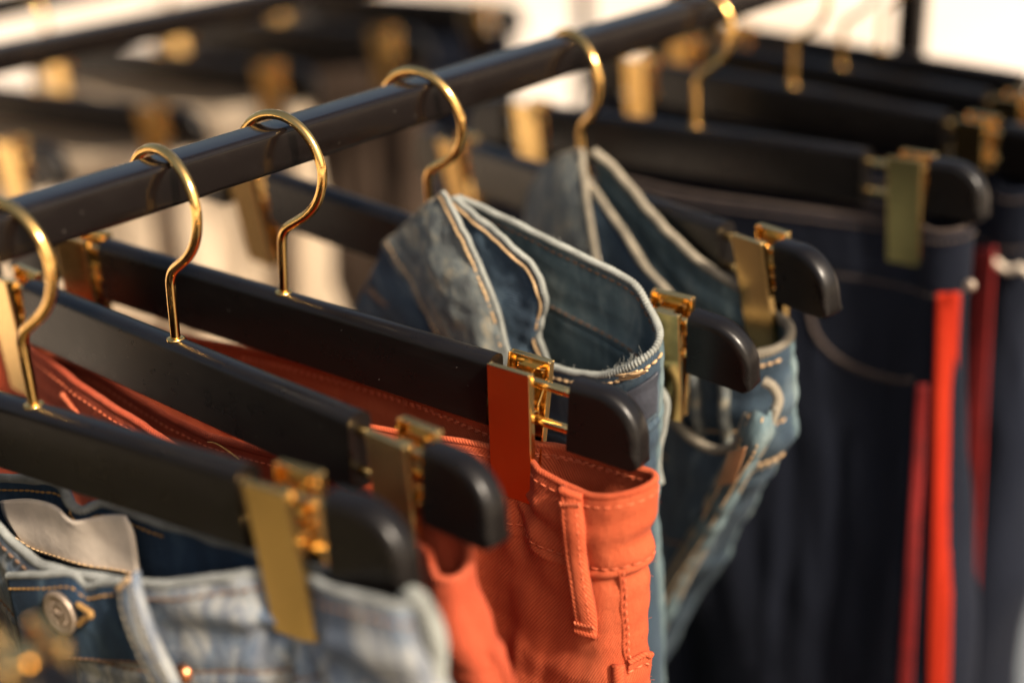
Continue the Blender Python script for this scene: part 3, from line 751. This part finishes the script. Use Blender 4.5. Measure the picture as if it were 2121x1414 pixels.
    for sgn in (-1, 1):      # wreath-like relief on the button face
        for i in range(7):
            a = R(-70+i*23); c0 = bc+np.array([sgn*0.0046*math.cos(a), -0.0006, 0.0046*math.sin(a)])
            em.append(tube_geo(np.array([c0, c0+np.array([sgn*0.0008*math.cos(a+1), -0.0003, 0.0008*math.sin(a+1)])]), 0.00045, nseg=6)[:2])
    W = [(-0.0017,0.0012),(-0.0009,-0.0012),(0,0.0006),(0.0009,-0.0012),(0.0017,0.0012)]
    em.append(tube_geo(np.array([bc+np.array([x, -0.0007, z]) for x, z in W]), 0.00035, nseg=6)[:2])
    build('button_relief', *merge(em), MT['button'], bt)
    kh = [P(160,1250,yp-.004),P(178,1262,yp-.004),P(190,1272,yp-.004),P(176,1280,yp-.004),P(163,1292,yp-.004)]
    tube('buttonhole', catmull(kh, 26), 0.0012, MT['thread_gold'], fo, nseg=8, pitch=0.0012, amp=0.25)
    # belt loop
    cl = [(262,1200,-.019),(266,1240,-.023),(280,1290,-.025),(302,1345,-.025),(330,1400,-.024),(352,1450,-.022)]
    Q = catmull([P(*q) for q in cl], 50); T = np.gradient(Q, axis=0); T /= np.linalg.norm(T, axis=1, keepdims=True)
    Nn = np.tile([0.05,-1,0.05], (50,1)); S_ = np.cross(T, Nn); S_ /= np.linalg.norm(S_, axis=1, keepdims=True)
    prof = [(-0.0062,-0.003),(-0.0064,-0.0005),(-0.0048,0.0005),(-0.003,-0.0001),(-0.0015,0.0007),(0.0015,0.0008),(0.0030,0.0000),(0.0048,0.0005),(0.0064,-0.0005),(0.0062,-0.003)]
    bl = sheet('belt_loop', np.array([[Q[i]+S_[i]*a+Nn[i]*b for a, b in prof] for i in range(50)]), MT['denim_blue'], g, False, 0.0012)
    for a in (-0.0040, 0.0040): stitches('loop_stitching', Q+S_*a+Nn*0.0012, Nn, MT['overlock_warm'], bl, 0.0032, 0.0006, 0.0004)
    tube('bar_tack', np.array([Q[1]+S_[1]*a+Nn[1]*0.0012 for a in np.linspace(-0.005, 0.005, 10)]), 0.0014, MT['thread_tan'], bl, nseg=6)
    # copper rivet by the pocket
    rc = P(375,1398,-.018); V = []; prof = [(0,0.0018),(0.0014,0.0017),(0.0030,0.0010),(0.0040,0.0002),(0.0042,-0.002)]
    for r_, h_ in prof:
        for i in range(20): V.append((rc[0]+r_*math.cos(i*math.pi/10), rc[1]-h_, rc[2]+r_*math.sin(i*math.pi/10)))
    build('rivet', V, [tuple(q) for q in grid_faces(5, 20, True)], MT['copper'], g)
    e = [P(846,1232,-.003),P(868,1245,-.007),P(888,1275,-.008),P(900,1315,-.007),P(905,1360,-.005),P(903,1420,-.004),P(900,1480,-.004)]
    overlock('side_edge', catmull(e, 60), 0.0034, MT['overlock'], g)
blue()

# ---- D and E: faded jeans folded so that the waistband stands up in a peak
def patch_px(k, rows, nu, nv):
    A = np.array([catmull([L(k, *q) for q in r], nu) for r in rows]); return catmull_rows(list(A), nv)
def jitter(G, amp, f, seed):
    nmv = normals(G, False); H = np.array([[noise.noise(Vector((p[0]*f, p[1]*f+seed, p[2]*f))) for p in r] for r in G]); return G+nmv*(amp*H)[..., None]
def faded_d():
    k = 'D'
    g = garment(k, 'jeans', 'faded green blue jeans folded to a peak, with a navy patch and frayed pale edge', FR)
    al = patch_px(k, [[(917,399,-.016),(868,438,-.016),(797,507,-.014)], [(955,465,-.028),(905,502,-.030),(830,565,-.022)], [(990,540,-.033),(940,575,-.038),(862,622,-.030)],
                      [(1030,640,-.037),(975,668,-.043),(905,690,-.036)], [(1056,740,-.040),(1005,758,-.046),(940,762,-.040)], [(1085,865,-.042),(1030,880,-.048),(970,880,-.042)], [(1110,1000,-.04),(1055,1010,-.044),(990,1010,-.04)]], 60, 130)
    al = jitter(jitter(al, 0.0022, 45, 2), 0.0009, 140, 5)
    sheet('waistband_outside', al, MT['denim_green'], g, False, 0.0022)
    overlock('overlock_edge', al[:, 0], 0.0014, MT['overlock'], g)
    tube('edge_piping', al[:, 1]+np.array([-0.0012,-0.0012,-0.0012]), 0.0009, MT['thread_tan'], g, nseg=8, pitch=0.002, amp=0.2)
    overlock('fold_edge', al[0], 0.0013, MT['overlock_warm'], g)
    Nf = np.tile([-0.2,-1,0.1], (130, 1))
    tube('waist_seam', al[:, -3], 0.0013, MT['denim_green'], g, nseg=8)
    stitches('waist_seam_stitching', al[:, -6]+np.array([0,-0.0014,0]), Nf, MT['thread_tan'], g, 0.0030, 0.001, 0.0006)
    bo = patch_px(k, [[(800,505,-.013),(780,548,-.013),(752,604,-.011),(735,660,-.01)], [(832,565,-.021),(800,610,-.022),(775,650,-.018),(750,720,-.014)], [(864,622,-.029),(835,655,-.030),(810,690,-.026),(785,760,-.02)],
                      [(908,690,-.035),(880,715,-.036),(855,745,-.032),(830,810,-.026)], [(942,762,-.039),(915,790,-.04),(890,820,-.036),(860,880,-.03)], [(972,880,-.041),(940,900,-.04),(915,930,-.038),(885,980,-.034)]], 40, 60)
    bo = jitter(bo, 0.0018, 60, 6)
    sheet('seat_panel', bo, MT['denim_dark'], g, False, 0.0020)
    lp = [(762,598,-.015),(790,622,-.022),(818,640,-.026),(838,668,-.030),(826,700,-.03)]
    tube('belt_loop', catmull([L(k, *q) for q in lp], 30), 0.0018, MT['thread_brown'], g, nseg=8, pitch=0.003, amp=0.15)
    inn = patch_px(k, [[(940,411,-.0145),(932,420,-.0155),(922,432,-.017)], [(985,446,-.019),(962,478,-.0215),(935,510,-.025)], [(1030,482,-.022),(1000,535,-.026),(965,580,-.030)], [(1080,525,-.025),(1040,590,-.029),(1000,650,-.033)],
                       [(1112,562,-.0265),(1065,630,-.031),(1025,690,-.035)], [(1131,618,-.028),(1080,680,-.032),(1045,730,-.036)], [(1122,660,-.0285),(1085,710,-.033),(1055,760,-.036)], [(1115,692,-.0285),(1085,740,-.033),(1062,790,-.036)], [(1128,726,-.0295),(1095,780,-.033),(1070,830,-.036)], [(1145,790,-.03),(1110,840,-.033),(1085,890,-.036)], [(1160,900,-.03),(1130,940,-.033),(1100,980,-.036)]], 44, 140)
    inn = jitter(jitter(inn, 0.0020, 60, 4), 0.0008, 150, 8)
    sheet('waistband_inside', inn, MT['denim_dark'], g, False, 0.0022)
    overlock('overlock_edge', inn[:, 0], 0.0016, MT['overlock'], g)
    tube('edge_piping', inn[:, 2]+np.array([-0.001,-0.0015,-0.001]), 0.0008, MT['thread_tan'], g, nseg=8, pitch=0.002, amp=0.2)
    # the loop of waistband that opens towards the clip: near face, turn, far inside face
    P = lambda px, py, y: L(k, px, py, y)
    path = [P(1060,742,-.036),P(1100,748,-.038),P(1145,760,-.040),P(1200,773,-.0415),P(1250,776,-.041),P(1290,764,-.039),P(1330,744,-.0355),P(1356,722,-.030),P(1366,694,-.0235),P(1356,662,-.0175),P(1343,635,-.0145),P(1325,602,-.0135),P(1300,580,-.0130),P(1200,529,-.0125),P(1080,469,-.0125),P(1000,432,-.0125),P(946,408,-.0128)]
    D = DEPTHS_FINE
    G = curtain(path, False, 0.0012, D, band=0.038, puff=0.0010, flare=0.004, wr=0.0030, seed=31, crease=0.0014)
    n = G.shape[1]; tip = int(np.argmax(G[0, :, 0]))
    sheet('front_band', G[:, :tip+1], MT['denim_dark'], g, False, 0.0022)
    sheet('far_band', G[:, tip:], MT['denim_teal'], g, False, 0.0022)
    nm = normals(G, False)
    if nm[5, tip//2, 1] > 0: nm = -nm
    overlock('overlock_edge', G[0], 0.0018, MT['overlock'], g)
    P_, N_ = row_at(G, nm, D, 0.0048, slice(0, tip+4), 0.0014); stitches('top_stitching', P_, N_, MT['thread_tan'], g, 0.0036, 0.0006, 0.00075)
    P_, N_ = row_at(G, nm, D, 0.0044, slice(tip, n), -0.0014); stitches('inside_stitching', P_, -N_, MT['thread_brown'], g, 0.0034, 0.0008, 0.0006)
    P_, N_ = row_at(G, nm, D, 0.036, slice(tip, n), -0.0014); stitches('inside_stitching', P_, -N_, MT['thread_brown'], g, 0.0034, 0.0008, 0.0006)
    # bundle of tacking threads
    for i, (a, b) in enumerate(((1276,800),(1283,804),(1290,803),(1280,809),(1296,799))):
        q = L(k, a, b-22, -0.0445); tube('tacking_thread', catmull([q, q+np.array([0.003,-0.0008,0.0020]), q+np.array([0.007,0.0004,0.0035]), q+np.array([0.011,0.001,0.0062])], 14), 0.0006, MT['thread_tan'], g, nseg=6)
    # navy patch on the near face
    i0, i1 = np.argmin(np.abs(D-0.0115)), np.argmin(np.abs(D-0.034)); ca = int(tip*0.56); cb = tip-1
    SG = G[i0:i1, ca:cb]+nm[i0:i1, ca:cb]*0.0018
    SG[..., 2] += np.linspace(-0.004, 0.001, SG.shape[1])[None, :]
    pt = sheet('patch', SG, MT['patch'], g, False, 0.0012); pt['label'] = 'navy leather patch on the waistband'
    q = SG[2, int(SG.shape[1]*0.42)]; tube('thread_dot', np.array([q+[0,-0.0012,0], q+[0.0006,-0.0016,0.0003], q+[0.0012,-0.0012,0.0004]]), 0.0007, MT['thread_tan'], pt, nseg=6)
    # frayed fibres on the overlock
    Vf, Ff = [], []
    for i in range(170):
        t0 = int(np.clip(rng.normal(tip*0.80, tip*0.05), 0, n-1)) if i < 90 else rng.integers(0, n)
        c0 = G[0, t0]; e1 = c0+rng.normal(0, 0.0016, 3)+np.array([0, -0.0004, 0.0022])
        V_, F_, _ = tube_geo(np.array([c0, (c0+e1)/2+rng.normal(0, 0.0006, 3), e1]), 0.00008, nseg=3, cap=False)
        kk = len(Vf); Vf += [tuple(v) for v in V_]; Ff += [tuple(a+kk for a in f) for f in F_]
    fz = build('frayed_fibres', Vf, Ff, MT['overlock'], g); fz['kind'] = 'stuff'
    # strand of folded hem beside the clip foot
    e = [P(1362,800,-.014),P(1378,830,-.012),P(1372,880,-.012),P(1362,930,-.012),P(1360,965,-.012),P(1366,1000,-.012)]
    overlock('hem_edge', catmull(e, 60), 0.0023, MT['overlock'], g)
faded_d()

def faded_e():
    k = 'E'
    g = garment(k, 'jeans', 'faded jeans folded to a peak behind the patched pair, leg swung aside', FR)
    al = patch_px(k, [[(1204,312,-.016),(1170,322,-.016),(1128,345,-.013)], [(1209,365,-.026),(1160,378,-.028),(1098,395,-.018)], [(1217,425,-.032),(1165,450,-.036),(1085,462,-.024)], [(1238,550,-.036),(1175,580,-.042),(1090,580,-.03)], [(1262,650,-.038),(1200,680,-.044),(1120,690,-.034)], [(1290,780,-.038),(1230,800,-.044),(1150,810,-.034)]], 46, 70)
    sheet('waistband_outside', jitter(al, 0.0014, 60, 9), MT['denim_green'], g, False, 0.0022)
    overlock('overlock_edge', al[:, 0], 0.0019, MT['overlock_warm'], g)
    overlock('fold_edge', al[0], 0.0015, MT['overlock_warm'], g)
    inn = patch_px(k, [[(1212,322,-.0145),(1206,335,-.016),(1200,350,-.018)], [(1206,355,-.018),(1210,385,-.021),(1206,410,-.025)], [(1245,415,-.022),(1232,455,-.026),(1215,500,-.03)], [(1292,482,-.024),(1262,530,-.028),(1235,580,-.033)], [(1338,555,-.026),(1300,610,-.03),(1260,660,-.034)], [(1378,600,-.027),(1340,660,-.031),(1290,720,-.034)], [(1420,660,-.027),(1380,730,-.031),(1320,790,-.034)]], 34, 70)
    sheet('waistband_inside', jitter(inn, 0.0012, 70, 12), MT['denim_dark'], g, False, 0.0022)
    overlock('overlock_edge', inn[:, 0], 0.0021, MT['overlock_warm'], g)
    P = lambda px, py, y: L(k, px, py, y)
    path = [P(1360,720,-.030),P(1400,745,-.032),P(1450,752,-.032),P(1510,748,-.028),P(1570,734,-.020),P(1606,722,-.014),P(1632,700,-.007),P(1633,676,-.001),P(1612,650,0.002),P(1588,628,0.001),P(1555,606,-.001),P(1522,590,-.005),P(1480,565,-.0105),P(1420,518,-.0122),P(1330,418,-.0122),P(1270,348,-.0125),P(1230,315,-.0135)]
    D = DEPTHS_MED
    lean = lambda d: -0.64*max(0, d-0.055)+0.16*max(0, d-0.055)*0
    G = curtain(path, False, 0.0016, D, band=0.040, puff=0.0012, flare=0.002, wr=0.0055, seed=41, lean=lean, crease=0.0034)
    n = G.shape[1]; tip = int(np.argmax(G[0, :, 0]))
    sheet('front_band', G[:, :tip+1], MT['denim_dark'], g, False, 0.0022)
    sheet('far_band', G[:, tip:], MT['denim_teal'], g, False, 0.0022)
    nm = normals(G, False)
    if nm[5, tip//2, 1] > 0: nm = -nm
    overlock('overlock_edge', G[0], 0.0024, MT['overlock_warm'], g)
    P_, N_ = row_at(G, nm, D, 0.040, slice(0, tip), 0.0016); stitches('waist_seam_stitching', P_, N_, MT['thread_tan'], g, 0.0036, 0.0008, 0.0009)
    for dd_, m_ in ((0.0055, 'thread_tan'), (0.062, 'thread_tan'), (0.068, 'overlock_warm')):
        P_, N_ = row_at(G, nm, D, dd_, slice(0, tip), 0.0016); stitches('band_stitching', P_, N_, MT[m_], g, 0.0036, 0.0006, 0.0008)
    for cc in (0.40, 0.62):      # belt loops on the near face
        c_ = int(tip*cc); Q = catmull((G[2:40:4, c_]+nm[2:40:4, c_]*0.003), 30)
        tube('belt_loop', Q, 0.0032, MT['denim_green'], g, nseg=8)
    # pocket mouth and the swung leg with its pale folded hem
    pk = patch_px(k, [[(1385,850,-.034),(1405,880,-.037),(1440,912,-.040),(1485,932,-.041),(1525,920,-.040),(1556,880,-.037)], [(1385,930,-.036),(1405,950,-.04),(1440,965,-.044),(1480,975,-.045),(1515,965,-.043),(1545,930,-.039)], [(1375,1010,-.036),(1395,1030,-.04),(1425,1040,-.044),(1455,1045,-.045),(1480,1030,-.042),(1505,1000,-.039)], [(1350,1150,-.036),(1365,1160,-.04),(1385,1165,-.042),(1400,1160,-.041),(1415,1150,-.039),(1430,1120,-.036)], [(1300,1330,-.036),(1310,1340,-.038),(1320,1340,-.04),(1330,1335,-.038),(1335,1325,-.037),(1340,1300,-.036)]], 50, 50)
    sheet('pocket', jitter(pk, 0.0015, 60, 15), MT['denim_dark'], g, False, 0.002)
    overlock('pocket_edge', pk[0], 0.0024, MT['overlock_warm'], g)
    st = pk[20]+np.array([0,-0.0016,0]); stitches('pocket_stitching', st, np.tile([0,-1,0], (len(st),1)), MT['thread_brown'], g, 0.0036, 0.001, 0.0009)
    leg = patch_px(k, [[(1548,858,-.040),(1572,852,-.042),(1590,862,-.040),(1606,846,-.034)], [(1520,930,-.044),(1548,925,-.048),(1575,920,-.046),(1594,892,-.036)], [(1480,1010,-.044),(1510,1000,-.048),(1540,985,-.046),(1560,955,-.036)], [(1430,1110,-.042),(1455,1100,-.046),(1480,1090,-.044),(1500,1062,-.036)], [(1355,1240,-.040),(1385,1225,-.044),(1410,1210,-.042),(1425,1190,-.036)], [(1270,1400,-.038),(1305,1385,-.042),(1330,1370,-.04),(1345,1345,-.036)], [(1160,1600,-.036),(1190,1590,-.04),(1215,1570,-.038),(1230,1550,-.034)]], 30, 90)
    sheet('folded_leg', jitter(leg, 0.0035, 70, 18), MT['denim_teal'], g, False, 0.0022)
    tp = patch_px(k, [[(1512,935,-.052),(1528,930,-.053),(1546,925,-.052)], [(1500,965,-.052),(1518,962,-.053),(1536,958,-.052)], [(1488,1005,-.051),(1505,1002,-.052),(1522,998,-.051)]], 10, 16)
    o = sheet('leather_tab', tp, plain('tan_leather', (0.30,0.15,0.07), 0.6, bumpscale=300), g, False, 0.0012); o['label'] = 'tan leather tab on the folded leg'
    for cc in (8, 20): stitches('leg_stitching', leg[:, cc]+np.array([0,-0.0018,0]), np.tile([0,-1,0], (90,1)), MT['thread_tan'], g, 0.0034, 0.0008, 0.0006)
    overlock('hem_edge', leg[:, 0], 0.0020, MT['overlock_warm'], g)
    overlock('hem_edge', leg[:, -1], 0.0020, MT['overlock_warm'], g)
    e = [P(1582,790,-.028),P(1600,800,-.026),P(1612,825,-.026),P(1606,850,-.030),P(1590,872,-.036),P(1560,890,-.042)]
    overlock('hem_loop', catmull(e, 50), 0.0026, MT['overlock_warm'], g)
faded_e()

# ---- F, G, H, I: raw navy and grey trousers
def simple(k, name, label, matn, seed, half=0.186, z0=-0.036, group=FR, step=0.0022, depths=DEPTHS_MED, flare=0.022, wr=0.006, yb=0.010, stitch=None, edge=None, sag=0.008):
    g = garment(k, name, label, group)
    f = half
    path = [(-f,0,z0),(-f*0.93,-yb*0.8,z0-0.003),(-0.135,-0.003,z0-0.004),(-0.07,-yb,z0-0.004-sag),(0,-yb*1.2,z0-0.006-sag),(0.07,-yb,z0-0.004-sag),(0.138,-0.003,z0-0.004),(f*0.93,-yb,z0-0.003),(f*0.99,-yb*0.5,z0),(f,0.001,z0+0.002),(f*0.95,yb*0.7,z0+0.003),(0.138,0.003,z0+0.002),(0.05,yb*0.8,z0+0.001),(-0.05,yb*0.8,z0-0.001),(-0.135,0.003,z0),(-f*0.95,yb*0.6,z0)]
    G = curtain(path, True, step, depths, band=0.038, flare=flare, wr=wr, seed=seed, legs=True)
    pinch(G, depths, (0.139, -0.139), half=0.016)
    sheet('body', G, MT[matn], g, True, 0.002)
    tube('folded_edge', catmull(np.vstack([G[0], G[0][:1]])[::3], 300), 0.0019, MT[edge or matn], g, nseg=8)
    if stitch:
        nm = flipfix(G, normals(G, True)); fr = np.where(G[0,:,1] < 0.002)[0]
        for d in (0.005, 0.038):
            a, b = row_at(G, nm, depths, d, fr, 0.0012); stitches('waist_stitching', a, b, MT[stitch], g, 0.0034, 0.0006, 0.0010)
    return g, G
def band(k, g, G, name, top, bot, w0, w1, m_, lift):
    """tape running down the cloth beside the side seam, between two sight lines"""
    rows = []
    for f in np.linspace(0, 1.6, 70):
        xc = top[0]+(bot[0]-top[0])*f; yc = top[1]+(bot[1]-top[1])*f; wd = w0+(w1-w0)*f; r = []
        for x in np.linspace(xc-wd/2, xc+wd/2, 7):
            q = L(k, x, yc, -0.02)
            for _ in range(3): q = L(k, x, yc, nearest(G, q[0], q[2])[0][1]-lift)
            r.append(q)
        rows.append(r)
    A = np.array(rows)
    for kx in (0, 1):
        for j in range(7): A[:, j, kx] = np.convolve(np.r_[[A[0, j, kx]]*6, A[:, j, kx], [A[-1, j, kx]]*6], np.ones(13)/13, 'valid')
    return sheet(name, A, m_, g, False, 0.0014)
def navy_f():
    g, G = simple('F', 'jeans', 'raw navy jeans with bright red side tape and brown stitching', 'navy', 51, half=0.184, z0=-0.036, stitch='thread_dark', edge='thread_dark', sag=0.0, wr=0.0030)
    nm = flipfix(G, normals(G, True)); D = DEPTHS_MED
    o = band('F', g, G, 'side_tape', (1963,606), (1944,1414), 50, 42, MT['red_tape'], 0.004); o['label'] = 'bright red tape down the side'
    o = band('F', g, G, 'side_tape', (1911,795), (1876,1414), 22, 24, MT['dark_and_shaded_red'], 0.003); o['label'] = 'red tape beside the bright one, with shade put into its colour'
    pc = [L('F', x, y, -0.026) for x, y in ((1640,560),(1645,640),(1660,700),(1700,755),(1770,795),(1840,805),(1900,800))]
    Q = catmull(pc, 70); Q[:, 1] = [nearest(G, a[0], a[2])[0][1]-0.001 for a in Q]
    tube('pocket_edge', catmull(Q[::8], 90), 0.0016, MT['thread_dark'], g, nseg=8, pitch=0.003, amp=0.2)
    rc = L('F', 2010, 590, -0.012)
    tube('rivet', np.array([rc+[0,0,0], rc+[0,-0.001,0], rc+[0,-0.002,0], rc+[0,-0.0026,0]]), np.array([0.0034,0.0034,0.0028,0.0012]), MT['button'], g, nseg=14)
    r = [L('F', x, y, 0.007) for x, y in ((1430,415),(1490,425),(1550,435))]
    lab = np.array([catmull(r, 12)+np.array([0, -0.0005*i*0, -0.022*i/4]) for i in range(5)])
    o = sheet('inner_label', lab, MT['dark_and_shaded_red'], g, False, 0.001); o['label'] = 'dark red label inside the waistband'
navy_f()
g, G = simple('G', 'jeans', 'navy jeans with dark red side tape and a cream cord at the waist', 'navy', 61, half=0.186, stitch='thread_dark')
band('G', g, G, 'side_tape', (2040,512), (1999,1414), 40, 30, MT['dark_and_shaded_red'], 0.008)
tube('waist_cord', catmull([L('G', x, y, -0.012) for x, y in ((2045,525),(2065,545),(2090,560),(2115,555),(2135,570))], 30), 0.0024, MT['cord'], g, nseg=8, pitch=0.004, amp=0.25)
simple('H', 'trousers', 'grey blue trousers hanging just before the rack post', 'greyblue', 71, half=0.196)
simple('I', 'trousers', 'dark navy trousers hanging against the rack post', 'navy', 81, half=0.180)
simple('Z', 'trousers', 'khaki trousers on the hanger below the blue jeans button', 'khaki', 91, half=0.180, depths=DEPTHS_LOW, step=0.004)
RR_ = 'trousers clipped along the rear rail'
simple('M', 'trousers', 'cream cotton trousers at the near end of the rear rail', 'cream', 101, group=RR_, depths=DEPTHS_LOW, step=0.004, half=0.178, wr=0.012, yb=0.013)
simple('J', 'trousers', 'cream cotton trousers between the near cream pair and the sand pair', 'cream', 111, group=RR_, depths=DEPTHS_LOW, step=0.004, half=0.178, wr=0.012, yb=0.013)
simple('K', 'trousers', 'pale sand trousers on the rear rail before the dark brown pair', 'cream', 121, group=RR_, depths=DEPTHS_LOW, step=0.004, half=0.178, wr=0.012, yb=0.013)
simple('L', 'trousers', 'dark brown trousers next to the sand pair on the rear rail', 'brown', 131, group=RR_, depths=DEPTHS_LOW, step=0.004, half=0.178, wr=0.012, yb=0.013)
simple('N', 'trousers', 'near black trousers behind the dark brown pair on the rear rail', 'navy', 141, group=RR_, depths=DEPTHS_LOW, step=0.004, half=0.178, wr=0.012, yb=0.013)
